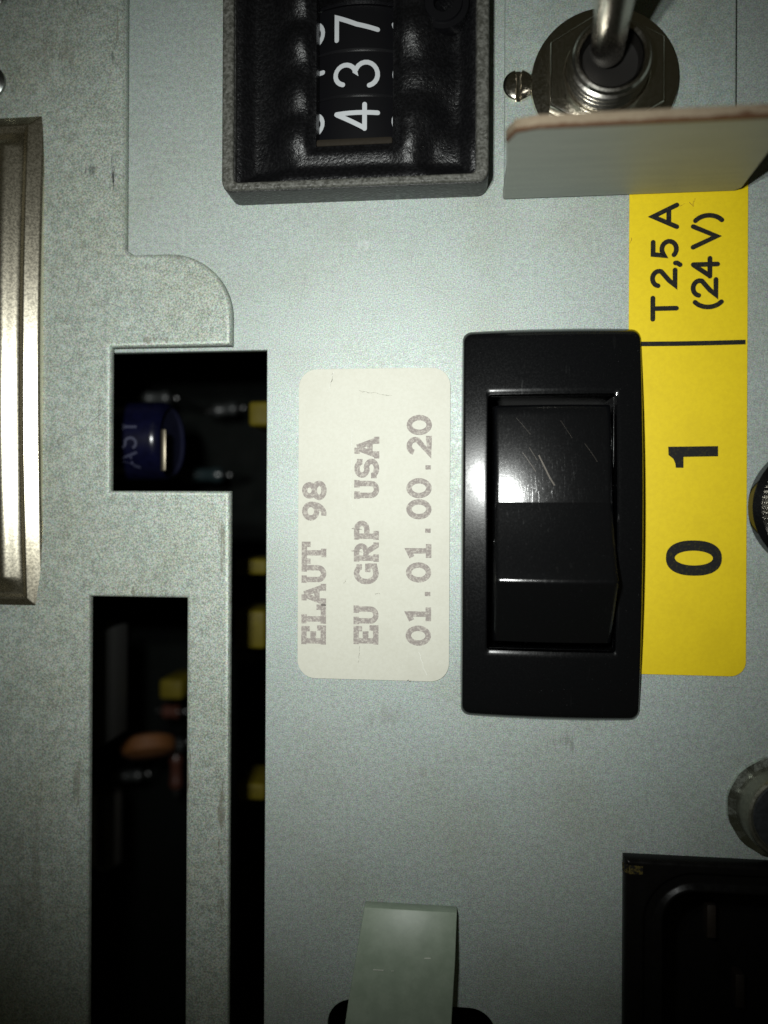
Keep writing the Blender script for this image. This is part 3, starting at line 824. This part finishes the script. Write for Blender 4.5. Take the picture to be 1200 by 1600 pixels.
link('head', lathe([(.0051, .0002), (.0049, .0033), (.0047, .0037), (.0044, .0038), (.0042, .0035), (0, .0034)], (q.x, q.y, .0), 64), plain('stud_head', (.20, .20, .16), .33, .8, 2600, .5, (2600, .4, .00005)), st)
link('head_face', lathe([(.0042, .0034), (.0040, .00362), (0, .00364)], (q.x, q.y, 0), 48), plain('stud_face', (.05, .055, .06), .4, .5, 2200, .8, (1800, .6, .0001)), st)

# ================================================================ black socket, bottom right
ZS = .0016
sx0, sy1 = W(976, 1480, ZS).x, W(1090, 1347, ZS).y
sx1, sy0 = sx0 + .036, sy1 - .040
sk = thing('power_socket', 'black moulded socket with a rounded recess in the bottom right corner', 'socket', ((sx0 + sx1) / 2, (sy0 + sy1) / 2, 0))
M_sock = plain('black_socket', (.005, .0047, .0045), .33, 0, 1800, .4, (2200, .3, .00003), .16)
ox0, oy1 = W(1032, 1480, ZS).x, W(1090, 1392, ZS).y
ox1, oy0 = sx1 - (ox0 - sx0), sy0 + (sy1 - oy1)
def sock_z(x, y):
    d = min(x - sx0, sx1 - x, y - sy0, sy1 - y)
    r = .0042
    ax, ay = max(ox0 + r - x, x - (ox1 - r), 0), max(oy0 + r - y, y - (oy1 - r), 0)
    di = min(x - ox0, ox1 - x, y - oy0, oy1 - y)
    if ax > 0 and ay > 0: di = r - math.hypot(ax, ay)
    z = ZS - .0006 * (1 - min(1, d / .0006)) ** 2
    z -= .0005 * sstep(-.0022, -.0016, di)
    z += .0004 * (1 - abs(di / .0007)) if abs(di) < .0007 else 0
    z -= .014 * sstep(.0003, .0016, di)
    return z
xs = lin(sx0, sx0 + .011, 90) + lin(sx0 + .0115, sx1, 50); ys = lin(sy0, sy1 - .011, 50) + lin(sy1 - .0105, sy1, 90)
link('moulded_frame', field(xs, ys, sock_z, skirt=.00002), M_sock, sk)
M_pin = plain('dull_pin', (.022, .015, .010), .6, .2, 2000)
for (px, py) in ((1133, 1475), (1180, 1590)):
    q = W(px, py, -.004)
    link('contact_pin', box(q.x - .0006, q.y - .0022, -.0112, q.x + .0006, q.y + .0022, -.0092, .0002), M_pin, sk)
q = W(988, 1351, ZS)
link('dirt_spot', field(lin(q.x - .0010, q.x + .0012, 7), lin(q.y - .0011, q.y - .0001, 6), lambda x, y: max(sock_z(x, y), 0) + .00003 + .00005 * random.random()), ink('yellow_dirt', (.07, .055, .012), (.008, .007, .006), .40, .52, 2600), sk)

# ================================================================ nylon clip, bottom centre
nx = lambda px, py, z: W(px, py, z).x
ny = lambda py, z: W(630, py, z).y
def nyl():
    n = N('frosted_nylon')
    f = n.noise(500, 3, .6); g = n.noise(3600, 2, .6)
    c = n.mix(n.ramp(f, .3, .7), (.25, .31, .235), (.31, .37, .29))
    c = n.mix(n.ramp(g, .3, .7, 0, .25), c, (.24, .29, .225))
    return n.set(base=c, rough=.42, **{'Subsurface Weight': .25, 'Subsurface Radius': (.4, .5, .4), 'Subsurface Scale': .0015})
yA, yB = ny(1421, .0016), ny(1690, .0075)
secs = []
for (y, z, xl, xr, lo) in ((yA, .0016, nx(569, 1421, .0016), nx(714, 1421, .0016), .00003), (ny(1500, .0038), .0038, nx(556, 1500, .0038), nx(711, 1500, .0038), .00003),
                           (ny(1565, .0045), .0045, nx(545, 1565, .0045), nx(707, 1565, .0045), .00003), (ny(1600, .0052), .0052, nx(540, 1600, .0052), nx(705, 1600, .0052), -.004), (yB, .0075, nx(528, 1690, .0075), nx(698, 1690, .0075), -.006)):
    secs.append([(xl, y, lo), (xr, y, lo), (xr, y, z), (xl, y, z)])
me = loft(secs); bevel_mesh(me, .00012, 2)
o = link('nylon_clip', me, nyl(), loc=((secs[0][0][0] + secs[0][1][0]) / 2, yA, 0))
tag(o, 'pale green frosted nylon clip rising from a dark hole at the bottom of the panel', 'clip')
M_nick = ink('nylon_nick', (.62, .64, .56), (.40, .44, .36), .4, .7)
bm = bmesh.new()
for a, b in (((584, 1511), (600, 1512)), ((612, 1513), (616, 1513)), ((663, 1498), (673, 1498))):
    z = .0038; A, B = W(*a, z), W(*b, z)
    ribbon(bm, [(A.x, A.y), (B.x, B.y)], .00008, lambda u, v, d: (u, v, .0016 + (yA - v) / (yA - ny(1500, .0038)) * .0022 + .00006), False, 0)
bm.normal_update()
for f in bm.faces:
    if f.normal.z < 0: f.normal_flip()
me = bpy.data.meshes.new('nick'); bm.to_mesh(me); bm.free()
link('nick_marks', me, M_nick, o)

# ================================================================ inside the machine, seen through the cut-outs
ZP = -.055
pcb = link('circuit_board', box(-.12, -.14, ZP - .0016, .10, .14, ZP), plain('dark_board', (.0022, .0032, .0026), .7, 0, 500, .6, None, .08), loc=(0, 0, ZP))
tag(pcb, 'dark circuit board deep behind the cut-outs of the cover plate', 'circuit board')
# blue electrolytic capacitor lying across the upper cut-out
zc = -.0145; q = W(252, 690, zc); rB = .0058
cap = thing('electrolytic_capacitor', 'blue sleeved capacitor lying behind the upper cut-out', 'capacitor', (q.x, q.y, zc - rB))
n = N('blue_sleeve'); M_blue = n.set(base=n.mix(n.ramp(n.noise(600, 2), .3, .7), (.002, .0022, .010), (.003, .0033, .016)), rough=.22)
ax = lambda prof, c: lathe(prof, c, 56, 'X', 35)
link('sleeve', ax([(0, -.020), (rB * .9, -.020), (rB, -.0195), (rB, .0005), (rB * .97, .0012), (rB * .86, .0018)], (q.x, q.y, zc)), M_blue, cap)
link('end_disc', ax([(rB * .86, .0016), (rB * .80, .0013), (rB * .3, .0013), (0, .0013)], (q.x, q.y, zc)), plain('cap_end', (.012, .013, .03), .3, 0, 900), cap)
q2 = W(258, 700, zc + rB)
link('lead_wire', box(q2.x - .0004, q2.y - .0033, zc + rB + .0002, q2.x + .0004, q2.y + .0026, zc + rB + .0008, .0002), plain('tinned_wire', (.2, .175, .13), .4, 1.0), cap)
hh = .0036; tq = W(212, 730, zc + rB)
def on_sleeve(u, v, dz):
    x = tq.x - v; y = tq.y + u; d = y - q.y
    return (x, y, zc + math.sqrt(max(0, (rB + .00003 + dz) ** 2 - d * d)))
link('sleeve_print', lettering([('A', 0, 0, hh * .9, .8), ('S', .0026, 0, hh * .9, .8), ('Y', .0048, 0, hh * .9, .8)], SANS, .00035, on_sleeve), plain('pale_print', (.028, .03, .06), .6), cap)
# yellow box capacitors on the board, each seen through a gap
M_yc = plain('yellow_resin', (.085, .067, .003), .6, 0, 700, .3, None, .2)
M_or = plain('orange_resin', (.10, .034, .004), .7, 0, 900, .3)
M_wire = plain('tinned_lead', (.11, .11, .11), .35, 1.0)
def boxcap(px, py, wpx, hpx, depth, label, tall=.009):
    q = W(px, py, depth); s = (CPOS.z - depth) / CPOS.z * K
    hw, hh = wpx * s / 2, hpx * s / 2
    t = thing('film_capacitor', label, 'capacitor', (q.x, q.y, ZP), 'yellow film capacitors on the circuit board')
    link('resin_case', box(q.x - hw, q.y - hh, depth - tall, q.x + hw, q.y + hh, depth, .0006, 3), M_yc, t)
    for s_ in (-1, 1):
        link('lead', lathe([(.0004, ZP), (.0004, depth - tall + .0002)], (q.x, q.y + s_ * hh * .5, 0), 10), M_wire, t)
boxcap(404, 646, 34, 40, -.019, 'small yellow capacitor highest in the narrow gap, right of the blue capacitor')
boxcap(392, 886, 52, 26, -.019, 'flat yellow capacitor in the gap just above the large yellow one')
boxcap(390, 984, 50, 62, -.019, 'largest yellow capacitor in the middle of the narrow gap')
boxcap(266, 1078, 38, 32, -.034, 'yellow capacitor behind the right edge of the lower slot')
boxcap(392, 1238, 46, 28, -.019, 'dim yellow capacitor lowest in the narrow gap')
q = W(232, 1166, -.034)
oc = thing('disc_capacitor', 'orange disc capacitor seen tilted through the lower slot', 'capacitor', (q.x, q.y, ZP))
me = lathe([(0, .0020), (.0030, .0018), (.0044, .0011), (.0047, 0), (.0044, -.0011), (.0030, -.0018), (0, -.0020)], (0, 0, 0), 40)
me.transform(Matrix.Translation(q) @ Matrix.Rotation(.22, 4, 'Z') @ Matrix.Rotation(math.radians(66), 4, 'X'))
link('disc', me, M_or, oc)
for s_ in (-1, 1): link('lead', lathe([(.0003, ZP), (.0003, -.035)], (q.x + s_ * .0016, q.y, 0), 10), M_wire, oc)
def resistor(px, py, depth, label, length, r, mat, ang, group='small resistors on the circuit board'):
    q = W(px, py, depth)
    t = thing('resistor', label, 'resistor', (q.x, q.y, ZP), group)
    L = length / 2
    me = lathe([(0, -L), (r * .8, -L), (r, -L * .8), (r, -L * .55), (r * .85, -L * .4), (r * .85, L * .4), (r, L * .55), (r, L * .8), (r * .8, L), (0, L)], (0, 0, 0), 24, 'X')
    me.transform(Matrix.Translation(q) @ Matrix.Rotation(ang, 4, 'Z')); link('body', me, mat, t)
    for s_ in (-1, 1):
        e = Vector((s_ * (L + .0012) * math.cos(ang), s_ * (L + .0012) * math.sin(ang), 0))
        me = lathe([(.00035, ZP), (.00035, depth - .0003), (.0005, depth), (0, depth + .0004)], (q.x + e.x, q.y + e.y, 0), 12); link('lead', me, M_wire, t)
        me = lathe([(.00035, L * .9), (.00035, L + .0013)] if s_ > 0 else [(.00035, -L - .0013), (.00035, -L * .9)], (0, 0, 0), 10, 'X')
        me.transform(Matrix.Translation(q) @ Matrix.Rotation(ang, 4, 'Z')); link('lead', me, M_wire, t)
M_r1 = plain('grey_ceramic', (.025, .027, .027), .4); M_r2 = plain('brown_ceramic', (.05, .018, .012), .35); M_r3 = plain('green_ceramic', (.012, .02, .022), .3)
resistor(352, 640, -0.039, 'grey resistor right of the blue capacitor in the upper cut-out', .004, .0011, M_r1, .1)
resistor(318, 742, -0.039, 'dark green resistor below right of the blue capacitor', .007, .0014, M_r3, 0)
resistor(245, 622, -0.035, 'grey resistor just above the blue capacitor', .0045, .0012, M_r1, 0)
resistor(205, 1212, -0.039, 'grey resistor below the orange disc in the lower slot', .0036, .001, M_r1, .1)
resistor(268, 1112, -0.042, 'reddish brown resistor under the yellow capacitor in the lower slot', .0030, .0013, M_r2, 0)
resistor(275, 1205, -0.042, 'upright brown resistor at the right edge of the lower slot', .0060, .0012, M_r2, PI / 2)
resistor(272, 1166, -0.039, 'pale grey resistor beside the orange disc', .0030, .0013, M_r1, .3)
resistor(175, 1005, -0.046, 'dark green resistor at the top of the lower slot', .0056, .0014, M_r3, PI / 2)
resistor(388, 1025, -0.042, 'grey resistor under the largest yellow capacitor', .0030, .0011, M_r1, .0)
q = W(149, 1080, -.012)
o = link('metal_strip', box(q.x - .0008, q.y - .0085, -.022, q.x + .0004, q.y + .0085, -.012, .0002), plain('grey_strip', (.035, .035, .033), .6), loc=(q.x, q.y, -.022))
tag(o, 'narrow dull grey strip standing just inside the left edge of the lower slot', 'strip')
q = W(158, 1300, -.028)
o = link('dark_cylinder', lathe([(0, -.0062), (.0022, -.0062), (.0025, -.0058), (.0025, .0055), (.0022, .0062), (0, .0062)], (q.x, q.y, -.030), 40, 'Y'), plain('smoky_plastic', (.05, .047, .043), .2), loc=(q.x, q.y, -.03))
tag(o, 'dark smoky cylinder at the left of the lower slot below the grey strip', 'cylinder')
